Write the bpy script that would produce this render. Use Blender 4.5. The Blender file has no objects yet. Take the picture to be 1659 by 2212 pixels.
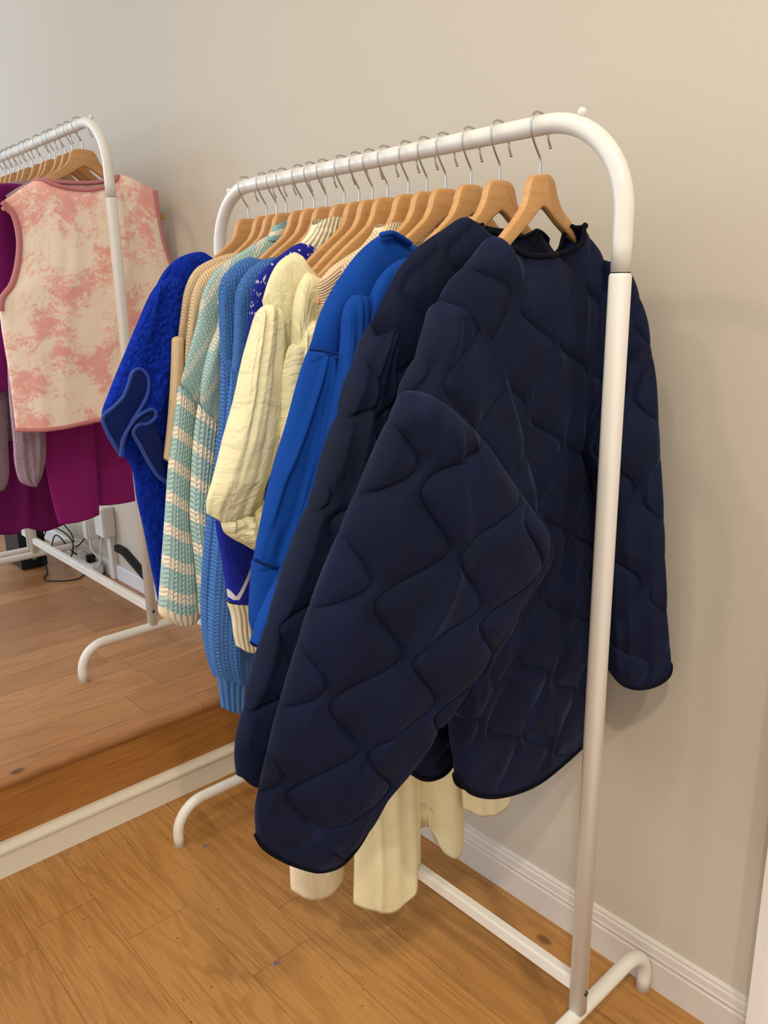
import bpy, bmesh, math, random
import numpy as np
from mathutils import Matrix, Vector

# ------------------------------------------------------------------ camera
W, H = 1659, 2212
CAM = np.array([-0.93696, -0.58125, 1.24989]); YAW, PITCH, ROLL, FPX = 0.73353, 0.26124, -0.0166, 1719.68
_f = np.array([math.sin(YAW)*math.cos(PITCH), math.cos(YAW)*math.cos(PITCH), -math.sin(PITCH)])
_r0 = np.array([math.cos(YAW), -math.sin(YAW), 0.0]); _u0 = np.cross(_r0, _f)
CR = _r0*math.cos(ROLL)+_u0*math.sin(ROLL); CU = -_r0*math.sin(ROLL)+_u0*math.cos(ROLL)
scene = bpy.context.scene
col = scene.collection
cd = bpy.data.cameras.new('camera'); cam = bpy.data.objects.new('camera', cd); col.objects.link(cam)
cd.sensor_fit = 'VERTICAL'; cd.sensor_height = 24; cd.sensor_width = 18; cd.lens = FPX/H*24; cd.clip_start = .02
cam.matrix_world = Matrix(((CR[0], CU[0], -_f[0], CAM[0]), (CR[1], CU[1], -_f[1], CAM[1]), (CR[2], CU[2], -_f[2], CAM[2]), (0, 0, 0, 1)))
scene.camera = cam
scene.view_settings.view_transform = 'Standard'; scene.view_settings.look = 'None'
scene.view_settings.gamma = 1; scene.view_settings.exposure = 0.0; scene.view_settings.use_curve_mapping = False

# ------------------------------------------------------------------ light
wd = bpy.data.worlds.new('world'); scene.world = wd; wd.use_nodes = True
wd.node_tree.nodes['Background'].inputs[0].default_value = (0.96, 0.96, 0.93, 1)
wd.node_tree.nodes['Background'].inputs[1].default_value = 1.12

def spot(loc, target, power, color, size=.05, ang=110, blend=.8):
    l = bpy.data.lights.new('ceiling_spot', 'SPOT'); l.energy = power; l.color = color; l.shadow_soft_size = size
    l.spot_size = math.radians(ang); l.spot_blend = blend
    o = bpy.data.objects.new('ceiling_spot', l); col.objects.link(o); o.location = loc
    o.rotation_euler = (Vector(target)-Vector(loc)).to_track_quat('-Z', 'Y').to_euler()
def area(loc, target, power, color, sx, sy):
    l = bpy.data.lights.new('daylight', 'AREA'); l.energy = power; l.color = color; l.shape = 'RECTANGLE'; l.size = sx; l.size_y = sy
    o = bpy.data.objects.new('daylight', l); col.objects.link(o); o.location = loc
    o.rotation_euler = (Vector(target)-Vector(loc)).to_track_quat('-Z', 'Y').to_euler()
WARM = (1.0, .88, .70)
spot((-2.2, -1.5, 3.8), (.25, -.1, .15), 165, WARM, .07, 66, 1.0)
spot((-1.2, -2.1, 3.8), (.25, -.3, .0), 170, WARM, .07, 56, 1.0)
spot((-2.3, 1.5, 3.8), (.2, .2, .35), 75, WARM, .08, 70, 1.0)
spot((-1.2, 0.3, 3.85), (-.3, .2, 0), 55, WARM, .08, 90, 1.0)
area((-2.8, 4.6, 2.2), (.1, 2.2, 1.4), 80, (.55, .74, 1.0), 1.8, 1.8)

# ------------------------------------------------------------------ geometry helpers
def lin(c):
    return tuple(((v/255)/12.92 if v/255 <= .04045 else ((v/255+.055)/1.055)**2.4) for v in c)
def ray(px, py): return _f + CR*(px-W/2)/FPX - CU*(py-H/2)/FPX
def P(pt, plane):
    """a picture outline point taken to the real plane y = a + b*x + c*z in the room"""
    a, b, c = plane
    if len(pt) == 3: return np.array([pt[1], a+b*pt[1]+c*pt[2], pt[2]])
    d = ray(*pt); t = (a + b*CAM[0] + c*CAM[2] - CAM[1])/(d[1]-b*d[0]-c*d[2])
    return CAM + t*d
def pl(a, b=0., c=0.): return (a, b, c)
def tag(o, label=None, cat=None, group=None, kind=None):
    for k, v in (('label', label), ('category', cat), ('group', group), ('kind', kind)):
        if v: o[k] = v
    return o
def empty(name, loc, label, cat, group=None):
    o = bpy.data.objects.new(name, None); col.objects.link(o); o.location = loc; o.empty_display_size = .05
    return tag(o, label, cat, group)
def link(name, me, mat, parent=None):
    o = bpy.data.objects.new(name, me); col.objects.link(o)
    if mat: me.materials.append(mat)
    if parent is not None:
        o.parent = parent; o.matrix_parent_inverse = Matrix.Translation(-Vector(parent.location))
    return o
def mesh(name, V, F, mat, parent=None, UV=None, smooth=True, merge=0):
    me = bpy.data.meshes.new(name)
    me.from_pydata([tuple(map(float, v)) for v in V], [], [tuple(int(i) for i in f) for f in F])
    if UV is not None:
        uvl = me.uv_layers.new(name='UVMap')
        li = np.empty(len(me.loops), dtype=np.int32); me.loops.foreach_get('vertex_index', li)
        uvl.data.foreach_set('uv', np.asarray(UV, dtype=np.float32)[li].ravel())
    bm = bmesh.new(); bm.from_mesh(me)
    if merge: bmesh.ops.remove_doubles(bm, verts=bm.verts, dist=merge)
    bmesh.ops.recalc_face_normals(bm, faces=bm.faces)
    bm.to_mesh(me); bm.free()
    me.polygons.foreach_set('use_smooth', [smooth]*len(me.polygons))
    return link(name, me, mat, parent)
def smoothline(pts, n, closed=False):
    """Catmull-Rom resampled evenly to n points"""
    p = np.asarray(pts, float)
    if len(p) == 2: return p[0]+(p[1]-p[0])*np.linspace(0, 1, n)[:, None]
    q = np.vstack([2*p[0]-p[1], p, 2*p[-1]-p[-2]]) if not closed else np.vstack([p[-1], p, p[0], p[1]])
    out = []
    for i in range(1, len(q)-2):
        p0, p1, p2, p3 = q[i-1:i+3]
        t = np.linspace(0, 1, 14, endpoint=False)[:, None]
        # centripetal-ish: damp tangents by segment length
        L = np.linalg.norm(p2-p1); L0 = max(np.linalg.norm(p1-p0), 1e-9); L1 = max(np.linalg.norm(p3-p2), 1e-9)
        m1 = ((p1-p0)/L0*L + (p2-p1))/(1+1)*min(1, 1) ; m2 = ((p2-p1) + (p3-p2)/L1*L)/2
        h = t*t*(3-2*t)
        out.append(p1*(1-h) + p2*h + m1*(t*(1-t)**2) + m2*(-(t**2)*(1-t)))
    out.append(q[-2][None] if not closed else p[0][None])
    c = np.vstack(out); s = np.r_[0, np.cumsum(np.linalg.norm(np.diff(c, axis=0), axis=1))]
    u = np.linspace(0, s[-1], n)
    return np.stack([np.interp(u, s, c[:, k]) for k in range(c.shape[1])], 1)
def box(name, lo, hi, mat, parent=None, bev=0.0):
    bm = bmesh.new(); bmesh.ops.create_cube(bm, size=1)
    for v in bm.verts: v.co = Vector([lo[k]+(v.co[k]+.5)*(hi[k]-lo[k]) for k in range(3)])
    if bev: bmesh.ops.bevel(bm, geom=bm.edges[:], offset=bev, segments=2, affect='EDGES')
    me = bpy.data.meshes.new(name); bm.to_mesh(me); bm.free()
    return link(name, me, mat, parent)
def frames(p):
    t = np.gradient(p, axis=0); t /= np.linalg.norm(t, axis=1)[:, None]+1e-12
    n = np.cross(t[0], [0, 0, 1.0]);
    if np.linalg.norm(n) < .1: n = np.cross(t[0], [1.0, 0, 0])
    n /= np.linalg.norm(n); N = []
    for i in range(len(p)):
        n = n - t[i]*(n@t[i]); n /= np.linalg.norm(n); N.append(n)
    N = np.array(N); return t, N, np.cross(t, N)
def tube_data(p, r, seg=12, rb=None, power=2.0, closed=False):
    p = np.asarray(p, float); t, N, B = frames(p); rb = r if rb is None else rb
    a = np.linspace(0, 2*math.pi, seg, endpoint=False)
    ca = np.sign(np.cos(a))*np.abs(np.cos(a))**(2/power); sa = np.sign(np.sin(a))*np.abs(np.sin(a))**(2/power)
    r = np.broadcast_to(np.asarray(r, float), (len(p),)); rb = np.broadcast_to(np.asarray(rb, float), (len(p),))
    V = p[:, None, :] + N[:, None, :]*(ca[None, :]*r[:, None])[..., None] + B[:, None, :]*(sa[None, :]*rb[:, None])[..., None]
    n = len(p); F = []
    for i in range(n-1 if not closed else n):
        j = (i+1) % n
        for k in range(seg):
            l = (k+1) % seg; F.append((i*seg+k, i*seg+l, j*seg+l, j*seg+k))
    if not closed: F.append(tuple(range(seg))[::-1]); F.append(tuple((n-1)*seg+k for k in range(seg)))
    return V.reshape(-1, 3), F
def tube(name, p, r, mat, parent=None, seg=12, n=None, **kw):
    if n: p = smoothline(p, n, kw.get('closed', False))
    if kw.get('closed'): p = p[:-1]
    V, F = tube_data(p, r, seg, **kw)
    o = mesh(name, V, F, mat, parent); return o
def ball(name, c, r, mat, parent, sz=1.0):
    bm = bmesh.new(); bmesh.ops.create_uvsphere(bm, u_segments=16, v_segments=10, radius=r)
    for v in bm.verts: v.co = Vector((v.co.x, v.co.y, v.co.z*sz))+Vector(c)
    me = bpy.data.meshes.new(name); bm.to_mesh(me); bm.free()
    me.polygons.foreach_set('use_smooth', [True]*len(me.polygons)); return link(name, me, mat, parent)
_rng = np.random.RandomState(7); _lat = _rng.rand(256, 256)
def vnoise(x, y):
    x = np.asarray(x, float); y = np.asarray(y, float)
    xi = np.floor(x).astype(int); yi = np.floor(y).astype(int); fx = x-xi; fy = y-yi
    fx = fx*fx*(3-2*fx); fy = fy*fy*(3-2*fy)
    g = lambda a, b: _lat[a % 256, b % 256]
    return (g(xi, yi)*(1-fx)+g(xi+1, yi)*fx)*(1-fy)+(g(xi, yi+1)*(1-fx)+g(xi+1, yi+1)*fx)*fy-.5

# ------------------------------------------------------------------ node maths
class N:
    def __init__(s, nt, sock): s.nt, s.s = nt, sock
    def _m(s, op, b=None, c=None):
        n = s.nt.nodes.new('ShaderNodeMath'); n.operation = op
        for i, v in enumerate((s, b, c)):
            if v is None: continue
            if isinstance(v, N): s.nt.links.new(v.s, n.inputs[i])
            else: n.inputs[i].default_value = v
        return N(s.nt, n.outputs[0])
    def __add__(s, b): return s._m('ADD', b)
    __radd__ = __add__
    def __sub__(s, b): return s._m('SUBTRACT', b)
    def __rsub__(s, b): return (s*-1)+b
    def __mul__(s, b): return s._m('MULTIPLY', b)
    __rmul__ = __mul__
    def __truediv__(s, b): return s._m('DIVIDE', b)
    def fract(s): return s._m('FRACT')
    def floor(s): return s._m('FLOOR')
    def abs(s): return s._m('ABSOLUTE')
    def sin(s): return s._m('SINE')
    def pow(s, b): return s._m('POWER', b)
    def lt(s, b): return s._m('LESS_THAN', b)
    def gt(s, b): return s._m('GREATER_THAN', b)
    def mx(s, b): return s._m('MAXIMUM', b)
    def mn(s, b): return s._m('MINIMUM', b)
    def step(s, a, b):
        n = s.nt.nodes.new('ShaderNodeMapRange'); n.interpolation_type = 'SMOOTHSTEP'
        s.nt.links.new(s.s, n.inputs[0]); n.inputs[1].default_value = a; n.inputs[2].default_value = b
        return N(s.nt, n.outputs[0])
class Mat:
    def __init__(s, name, color, rough=.8, sheen=0, **kw):
        m = bpy.data.materials.new(name); m.use_nodes = True; s.m = m; s.nt = m.node_tree
        s.b = s.nt.nodes['Principled BSDF']; s.set('Base Color', (*lin(color), 1)); s.set('Roughness', rough)
        s.col = lin(color); s.h = []
        if sheen:
            s.set('Sheen Weight', sheen); s.set('Sheen Roughness', kw.get('sr', .4)); s.set('Sheen Tint', (*lin(kw.get('st', (255, 255, 255))), 1))
        s.set('Metallic', kw.get('metal', 0)); s.set('Specular IOR Level', kw.get('spec', .3))
    def set(s, k, v): s.b.inputs[k].default_value = v
    def coord(s, kind='UV'):
        n = s.nt.nodes.new('ShaderNodeTexCoord'); x = s.nt.nodes.new('ShaderNodeSeparateXYZ'); s.nt.links.new(n.outputs[kind], x.inputs[0])
        return [N(s.nt, x.outputs[i]) for i in range(3)]
    def vec(s, x, y, z=0):
        n = s.nt.nodes.new('ShaderNodeCombineXYZ')
        for i, v in enumerate((x, y, z)):
            if isinstance(v, N): s.nt.links.new(v.s, n.inputs[i])
            else: n.inputs[i].default_value = v
        return n.outputs[0]
    def noise(s, v, scale, detail=3, rough=.5, dist=0):
        n = s.nt.nodes.new('ShaderNodeTexNoise'); s.nt.links.new(v, n.inputs['Vector'])
        n.inputs['Scale'].default_value = scale; n.inputs['Detail'].default_value = detail; n.inputs['Roughness'].default_value = rough; n.inputs['Distortion'].default_value = dist
        return N(s.nt, n.outputs['Fac'])
    def vor(s, v, scale, feature='F1'):
        n = s.nt.nodes.new('ShaderNodeTexVoronoi'); s.nt.links.new(v, n.inputs['Vector']); n.inputs['Scale'].default_value = scale; n.feature = feature
        return N(s.nt, n.outputs['Distance'])
    def white(s, v):
        n = s.nt.nodes.new('ShaderNodeTexWhiteNoise'); n.noise_dimensions = '2D'; s.nt.links.new(v, n.inputs['Vector']); return N(s.nt, n.outputs['Value'])
    def mix(s, fac, a, b):
        n = s.nt.nodes.new('ShaderNodeMix'); n.data_type = 'RGBA'
        if isinstance(fac, N): s.nt.links.new(fac.s, n.inputs[0])
        else: n.inputs[0].default_value = fac
        for i, v in ((6, a), (7, b)):
            if isinstance(v, (tuple, list)): n.inputs[i].default_value = (*lin(v), 1)
            else: s.nt.links.new(v, n.inputs[i])
        return n.outputs[2]
    def color(s, sock): s.nt.links.new(sock, s.b.inputs['Base Color']); return s
    def bump(s, h, dist, strength=1.0):
        n = s.nt.nodes.new('ShaderNodeBump'); n.inputs['Strength'].default_value = strength; n.inputs['Distance'].default_value = dist
        s.nt.links.new(h.s, n.inputs['Height'])
        if s.h: s.nt.links.new(s.h[-1], n.inputs['Normal'])
        s.h.append(n.outputs[0]); s.nt.links.new(n.outputs[0], s.b.inputs['Normal']); return s

def knit(name, color, w=.009, h=.0075, stripes=None, fuzz=.3, depth=.0035, extra=None):
    M = Mat(name, color, .95, sheen=fuzz, st=color, spec=.1)
    u, v, _ = M.coord(); u = u + 10; v = v + 10
    wob = (M.noise(M.vec(u, v), 60)-.5)*.002
    a = ((u+wob)/w).fract()-.5; a = a.abs()
    c2 = (a*2)
    r = ((v+wob)/h + a*1.5)
    st = (r*math.pi).sin().abs()
    hh = (st.pow(.7)*.55+.45)*((c2*(1-c2)*4).mx(.0).pow(.45))
    M.bump(hh, depth, .9)
    M.bump(M.noise(M.vec(u, v), 500, 2), .0008, .6)
    if stripes: M.color(stripes(M, u, v))
    else: M.color(M.mix(M.noise(M.vec(u, v), 150), tuple(int(k*.93) for k in color), tuple(min(255, int(k*1.05)) for k in color)))
    return M.m
def ribknit(name, color, w=.006, along=True, depth=.002):
    M = Mat(name, color, .95, sheen=.2, st=color, spec=.1)
    u, v, _ = M.coord(); t = (u if along else v)+10
    M.bump((t/w*math.pi).sin().abs().pow(.7), depth, 1)
    M.bump(M.noise(M.vec(u, v), 700, 2), .0006, .6)
    return M.m
def cloth(name, color, rough=.85, crinkle=.0, sheen=.2, weave=1800, var=.04):
    M = Mat(name, color, rough, sheen=sheen, st=color, spec=.15)
    u, v, _ = M.coord()
    if crinkle:
        n1 = M.noise(M.vec(u, v*.6), 38, 4, .6, 1.2); n2 = M.noise(M.vec(u+3, v), 16, 3, .55, 2.0)
        M.bump((n1-.5).abs()*-1, .004*crinkle, 1); M.bump((n2-.5).abs()*-1, .012*crinkle, .8)
    M.bump(M.noise(M.vec(u, v), weave, 2), .0004, .5)
    M.color(M.mix(M.noise(M.vec(u, v), 25, 4), tuple(int(k*(1-var)) for k in color), tuple(min(255, int(k*(1+var))) for k in color)))
    return M.m
def velvet(name, color, st):
    M = Mat(name, color, .8, sheen=.6, st=st, sr=.35, spec=.2)
    u, v, _ = M.coord()
    n = M.noise(M.vec(u, v*.7), 14, 5, .6, .8)
    M.bump(n, .008, .6)
    n3 = M.noise(M.vec(u*1.0, v*.5), 9, 4, .6, 1.2)
    M.nt.links.new((n3.step(.42, .62)*.75+.15).s, M.b.inputs['Sheen Weight'])
    M.bump(M.noise(M.vec(u, v), 900, 2), .0003, .5)
    M.color(M.mix(n.step(.35, .65), tuple(int(k*.86) for k in color), tuple(int(k*1.1) for k in color)))
    return M.m

# ------------------------------------------------------------------ garment piece
def quilt_field(a1, a2, plane, pitch, amp=.41):
    """onion quilting: a1, a2 are two neighbouring left-hand crests of one stitched line"""
    A1 = P(a1, plane); A2 = P(a2, plane); dv = A2-A1; per = np.linalg.norm(dv); ev = dv/per
    nrm = np.array([plane[1], -1., plane[2]]); nrm /= np.linalg.norm(nrm)
    eu = np.cross(nrm, ev);
    if eu[0] < 0: eu = -eu
    A = pitch*amp
    sk = .42
    def w(f):
        f = f-np.floor(f); g = np.where(f < sk, f/sk, 1+(f-sk)/(1-sk))*math.pi
        c = np.cos(g); return -.62*c-.38*np.arcsin(.9*c)/math.asin(.9)
    def f(X):
        d = X-A1; u = d@eu - A; v = (d@ev)/per
        best = np.full(u.shape, 9.)
        k0 = np.round(u/pitch)
        for dk in (-1, 0, 1):
            k = k0+dk; sh = np.where(k.astype(int) % 2 == 0, 0., sk)
            uk = k*pitch + A*w(v-sh)
            e = 2e-3; sl = A*(w(v-sh+e)-w(v-sh-e))/(2*e)/per
            best = np.minimum(best, np.abs(u-uk)/np.sqrt(1+sl**2))
        return best
    return f

def piece(name, mat, L, R, plane, th=.02, parent=None, T=None, B=None, Tb=None, p=3.0, nu=40, nv=60, fold=None,
          quilt=None, qh=.009, neck=None, closed_top=True, tz=.12, bth=None, nrm=None, build=True, uvoff=(0, 0), back=1.0, lin_=.08, ruv=0.0, inset=True, maxx=None):
    """A padded piece of clothing: a front and a back sheet meeting at both sides (and at the top when closed),
    open at the bottom with the lining turned in. L/R run downwards, T/B run left to right."""
    pp = lambda q: np.array([P(a, plane) for a in q])
    Lp = smoothline(pp(L), nv+1); Rp = smoothline(pp(R), nv+1)
    Tp = smoothline(pp(T), nu+1) if T else smoothline([Lp[0], Rp[0]], nu+1)
    Bp = smoothline(pp(B), nu+1) if B else smoothline([Lp[-1], Rp[-1]], nu+1)
    Tq = smoothline(pp(Tb), nu+1) if Tb else Tp
    s = np.linspace(0, 1, nu+1)[None, :, None]; t = np.linspace(0, 1, nv+1)[:, None, None]
    def coons(T_, B_):
        return ((1-t)*T_[None]+t*B_[None]+(1-s)*Lp[:, None]+s*Rp[:, None]
                - ((1-t)*(1-s)*Lp[0]+(1-t)*s*Rp[0]+t*(1-s)*Lp[-1]+t*s*Rp[-1]))
    Fg = coons(Tp, Bp); Bg = coons(Tq, Bp)
    n = np.array([plane[1], -1., plane[2]]) if nrm is None else np.array(nrm, float); n /= np.linalg.norm(n)
    S = s[..., 0]; Tt = t[..., 0]
    e = np.sqrt(np.clip(1-np.abs(2*S-1)**p, 0, 1))
    g = np.ones_like(Tt*S)
    if closed_top: g = np.sqrt(np.clip(1-(1-np.clip(Tt/tz, 0, 1))**2, 0, 1))*np.ones_like(S)
    if neck: # neck = (s0, s1, amount) keeps the top open between s0 and s1
        s0, s1, am = neck
        k = np.clip(1-np.abs((S-(s0+s1)/2)/((s1-s0)/2))**4, 0, 1)**.5*am
        g = np.maximum(g, k*np.ones_like(Tt))
    thf = np.interp(np.linspace(0, 1, nv+1), np.linspace(0, 1, len(th)), th)[:, None] if isinstance(th, (list, tuple)) else th
    wid = np.linalg.norm(Rp-Lp, axis=1); ln = np.linalg.norm((Lp[-1]+Rp[-1]-Lp[0]-Rp[0])/2)
    um = (S-.5)*np.mean(wid)+uvoff[0]+0*Tt; vm = -(Tt*ln)+uvoff[1]+0*S
    def off(G, sg):
        d = e*g*thf*(1 if sg > 0 else back)
        edge = np.clip(e*g*1.6, 0, 1)
        if quilt is not None: edge = edge*np.clip((1-Tt)/.05, 0, 1)
        if fold is not None and sg > 0: d = d + fold(S+0*Tt, Tt+0*S)*edge
        if quilt is not None:
            dist = quilt(G); d = d + edge*qh*(.60*(1-np.exp(-dist/.0026))+.40*(1-np.exp(-(dist/.016)**2))-.7)
        return G + n[None, None]*(sg*d)[..., None]
    Fo = off(Fg, 1); Bo = off(Bg, -1)
    ring = np.concatenate([Fo, Bo[:, ::-1][:, 1:-1]], axis=1)       # nv+1 rows of 2nu
    uvr = np.concatenate([np.stack([um, vm], -1), np.stack([um, vm], -1)[:, ::-1][:, 1:-1]], axis=1)
    rows = [ring[j] for j in range(nv+1)]; uvs = [uvr[j] for j in range(nv+1)]
    if inset:
        c = ring[-1].mean(0); up = (ring[-1]-ring[-max(2, nv//8)])
        rows.append(c+(ring[-1]-c)*.965 + 0*up); uvs.append(uvr[-1])
        rows.append(c+(ring[-max(2, nv//8)]-c)*.93); uvs.append(uvr[-1])
    m = 2*nu; V = np.concatenate(rows); UV = np.concatenate(uvs); nr = len(rows)
    if maxx is not None: V[:, 0] = np.where(V[:, 0] > maxx-.01, maxx-.01+.01*np.tanh((V[:, 0]-maxx+.01)/.01), V[:, 0])
    idx = np.arange(nr*m).reshape(nr, m)
    F = np.stack([idx[:-1], np.roll(idx, -1, 1)[:-1], np.roll(idx, -1, 1)[1:], idx[1:]], -1).reshape(-1, 4)
    if inset: F = np.vstack([F]) ; capf = [tuple(idx[-1])]
    else: capf = []
    F = [tuple(f) for f in F] + capf
    if build is False: return V, F, UV, ring
    o = mesh(name, V, F, mat, parent, UV, merge=1e-5)
    o['_'] = 0; del o['_']
    return o, ring
def multi(name, mat, parent, parts):
    """several sheets of one sewn part in one mesh"""
    Vs, Fs, Us, k = [], [], [], 0; rings = []
    for d in parts:
        V, F, U, r = piece(name, mat, build=False, **d)
        Vs.append(V); Us.append(U); Fs += [tuple(i+k for i in f) for f in F]; k += len(V); rings.append(r)
    return mesh(name, np.vstack(Vs), Fs, mat, parent, np.vstack(Us), merge=1e-5), rings
def folds(seed, n=5, amp=.006, sharp=1.0, drift=.15, grow=0.0, lo=.05, hi=.95):
    r = np.random.RandomState(seed); c = np.sort(r.uniform(lo, hi, n)); a = r.uniform(.5, 1, n)*amp; wv = r.uniform(.05, .11, n)/sharp
    dr = r.uniform(-drift, drift, n); ph = r.uniform(0, 6, n)
    def f(s, t):
        o = np.zeros_like(s)
        for i in range(n):
            x = s-c[i]-dr[i]*t-.02*np.sin(t*5+ph[i])
            o += a[i]*np.exp(-(x/wv[i])**2)*(1-grow+grow*t)*(.6+.4*np.sin(t*4+ph[i]))
        return o+amp*.5*vnoise(s*6+seed, t*8)
    return f

# ------------------------------------------------------------------ materials
white_paint = Mat('white_powder_coat', (226, 221, 212), .32, spec=.45).m
rail_paint = white_paint
steel = Mat('hook_steel', (190, 190, 188), .28, metal=1).m
dark = Mat('dark_plastic', (18, 18, 20), .5).m
screw_m = Mat('screw_metal', (90, 90, 92), .35, metal=1).m
def wood_hanger():
    M = Mat('beech', (196, 146, 92), .42, spec=.4)
    x, y, z = M.coord('Object')
    n = M.noise(M.vec(x*6, y*8, z*36), 3, 4, .6, .5)
    f = M.noise(M.vec(x*120, y*300, z*500), 2, 2)
    c = M.mix(n.step(.2, .8), (190, 138, 84), (206, 158, 104))
    M.color(M.mix(f.step(.62, .75)*.5, c, (150, 100, 56))); return M.m
beech = wood_hanger()
def plank_mat(name, across, width, length, c_lo, c_mid, c_hi, grain_dark, gap, rough, big=1.0):
    M = Mat(name, c_mid, rough, spec=.35)
    x, y, z = M.coord('Object')
    a, l = (x, y) if across == 'x' else (y, x)
    a = a+20.035; l = l+20
    r = (a/width).floor(); lo = l + M.white(M.vec(r, 3.1))*length*3
    k = (lo/length).floor(); idn = M.white(M.vec(r, k)); id2 = M.white(M.vec(k, r+7))
    fa = (a/width).fract(); fl = (lo/length).fract()
    sx = (a+idn*7)*1.0
    fine = M.noise(M.vec(sx*330, l*9+id2*9, 0), 1, 6, .65, .5)
    coarse = M.noise(M.vec(sx*8*big, l*.8+id2*30, 0), 1, 3, .45, .5)
    rings = ((coarse*70)).sin()*.5+.5
    tone = M.mix(idn, c_lo, c_hi)
    t2 = M.mix((fine.step(.40, .68))*.5, tone, grain_dark)
    t3 = M.mix((rings.step(.5, 1.0))*.27, t2, grain_dark)
    kn = M.vor(M.vec(a*5.5, l*3.2, 0), 1); t4 = M.mix(kn.step(.075, .03)*.75, t3, (60, 34, 16))
    patch = M.noise(M.vec(a*1.5, l*1.5, 3), 2.2, 3); t4 = M.mix(patch.step(.35, .7)*.25, t4, c_hi)
    g = (fa-.5).abs().gt(.5-gap/width).mx((fl-.5).abs().gt(.5-gap/length))
    sp = M.vor(M.vec(a*26, l*24, 5), 1).lt(.05); t4 = M.mix(sp*.7, t4, (50, 30, 14))
    M.color(M.mix(g*.8, t4, (64, 36, 16)))
    M.bump(g*-1+fine*.15, .0008, .8)
    return M.m
floor_m = plank_mat('oak_floor', 'x', .138, 1.25, (176, 126, 68), (178, 128, 70), (184, 134, 76), (122, 76, 30), .0004, .38)
plat_m = plank_mat('platform_boards', 'y', .118, .62, (150, 100, 62), (170, 124, 84), (184, 134, 86), (128, 84, 50), .0006, .36, .6)
riser_m = plank_mat('riser_board', 'z', 3, 9, (136, 76, 30), (150, 88, 38), (150, 88, 38), (108, 56, 20), .0, .45)
def riser():
    M = Mat('riser_oak', (140, 80, 34), .45, spec=.3); x, y, z = M.coord('Object')
    n = M.noise(M.vec(x*6, 0, z*150), 1, 4, .6, .4); n2 = M.noise(M.vec(x*2.5, 0, z*30), 1, 3, .5, .6)
    M.color(M.mix(n.step(.35, .7)*.6, M.mix(n2, (180, 124, 62), (162, 106, 50)), (132, 80, 34))); M.bump(n, .0006, .5); return M.m
riser_m = riser()
def paint(name, c, rough=.75):
    M = Mat(name, c, rough, spec=.25); x, y, z = M.coord('Object')
    M.bump(M.noise(M.vec(x, y, z), 260, 3), .0006, .35)
    n = M.noise(M.vec(x, y, z), 2.5, 3); M.color(M.mix(n, tuple(int(k*.985) for k in c), c)); return M.m
wall_m = paint('wall_paint', (199, 189, 173)); trim_m = paint('trim_paint', (214, 205, 196), .45)

# ------------------------------------------------------------------ room
XW, YS, HP = .240, 1.1463, .2337
def quadbox(name, lo, hi, m): return tag(box(name, lo, hi, m), kind='structure')
quadbox('floor', (-4, -3, -.05), (.30, YS+.02, 0), floor_m)
quadbox('wall_right', (XW, -3, 0), (XW+.12, 6.2, 3.95), wall_m)
quadbox('ceiling', (-4, -3, 3.95), (XW+.12, 6.2, 4.05), paint('ceiling_paint', (232, 228, 220)))
# raised platform: boards, rounded nosing, riser, white skirting
quadbox('floor_platform', (-4, YS+.004, HP-.022), (XW, 6.2, HP), plat_m)
quadbox('trim_1', (-4, YS+.012, .0), (XW, YS+.03, HP-.022), riser_m)
def extrude_profile(name, prof, axis, a0, a1, base, mat, flip=1):
    n = len(prof); V = []
    for a in (a0, a1):
        for d, z in prof:
            V.append((a, base-d, z) if axis == 'x' else (base-d, a, z))
    F = [(i, (i+1) % n, n+(i+1) % n, n+i) for i in range(n)]+[tuple(range(n)), tuple(range(n, 2*n))[::-1]]
    o = mesh(name, V, F, mat, smooth=False); return tag(o, kind='structure')
nose = [(-.03, HP-.024)]+[(.012*math.cos(t)+.002, HP-.012+.0125*math.sin(t)) for t in np.linspace(-math.pi/2, math.pi/2, 9)]+[(-.03, HP+.0006)]
extrude_profile('trim_2', nose, 'x', -4, XW, YS+.010, plat_m)
sk = [(0, 0), (.020, 0), (.018, .060), (.020, .061), (.0275, .064), (.0275, .070), (.017, .0755), (.011, .078), (0, .078)]
extrude_profile('baseboard_platform', sk, 'x', -4, .222, YS+.012, paint('skirting_paint', (230, 220, 200), .4))
bb = [(0, 0), (.0115, 0), (.0115, .058), (.0095, .061), (.0095, .066), (.0125, .070), (.0105, .074), (.0095, .086), (.007, .089), (.007, .094), (0, .097)]
extrude_profile('baseboard_right', bb, 'y', -.182, YS, XW, trim_m)
extrude_profile('baseboard_upper', [(0, HP), (.011, HP), (.011, HP+.05), (.007, HP+.056), (0, HP+.056)], 'y', YS+.03, 6.2, XW, paint('trim_cool', (222, 222, 226), .45))
# door casing at the right
cas = [(-.02, 0), (-.02, 2.2), (.034, 2.2), (.034, 0)]
quadbox('trim_3', (XW-.030, -.262, 0), (XW, -.188, 2.15), paint('casing_paint', (232, 226, 218), .4))
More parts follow.
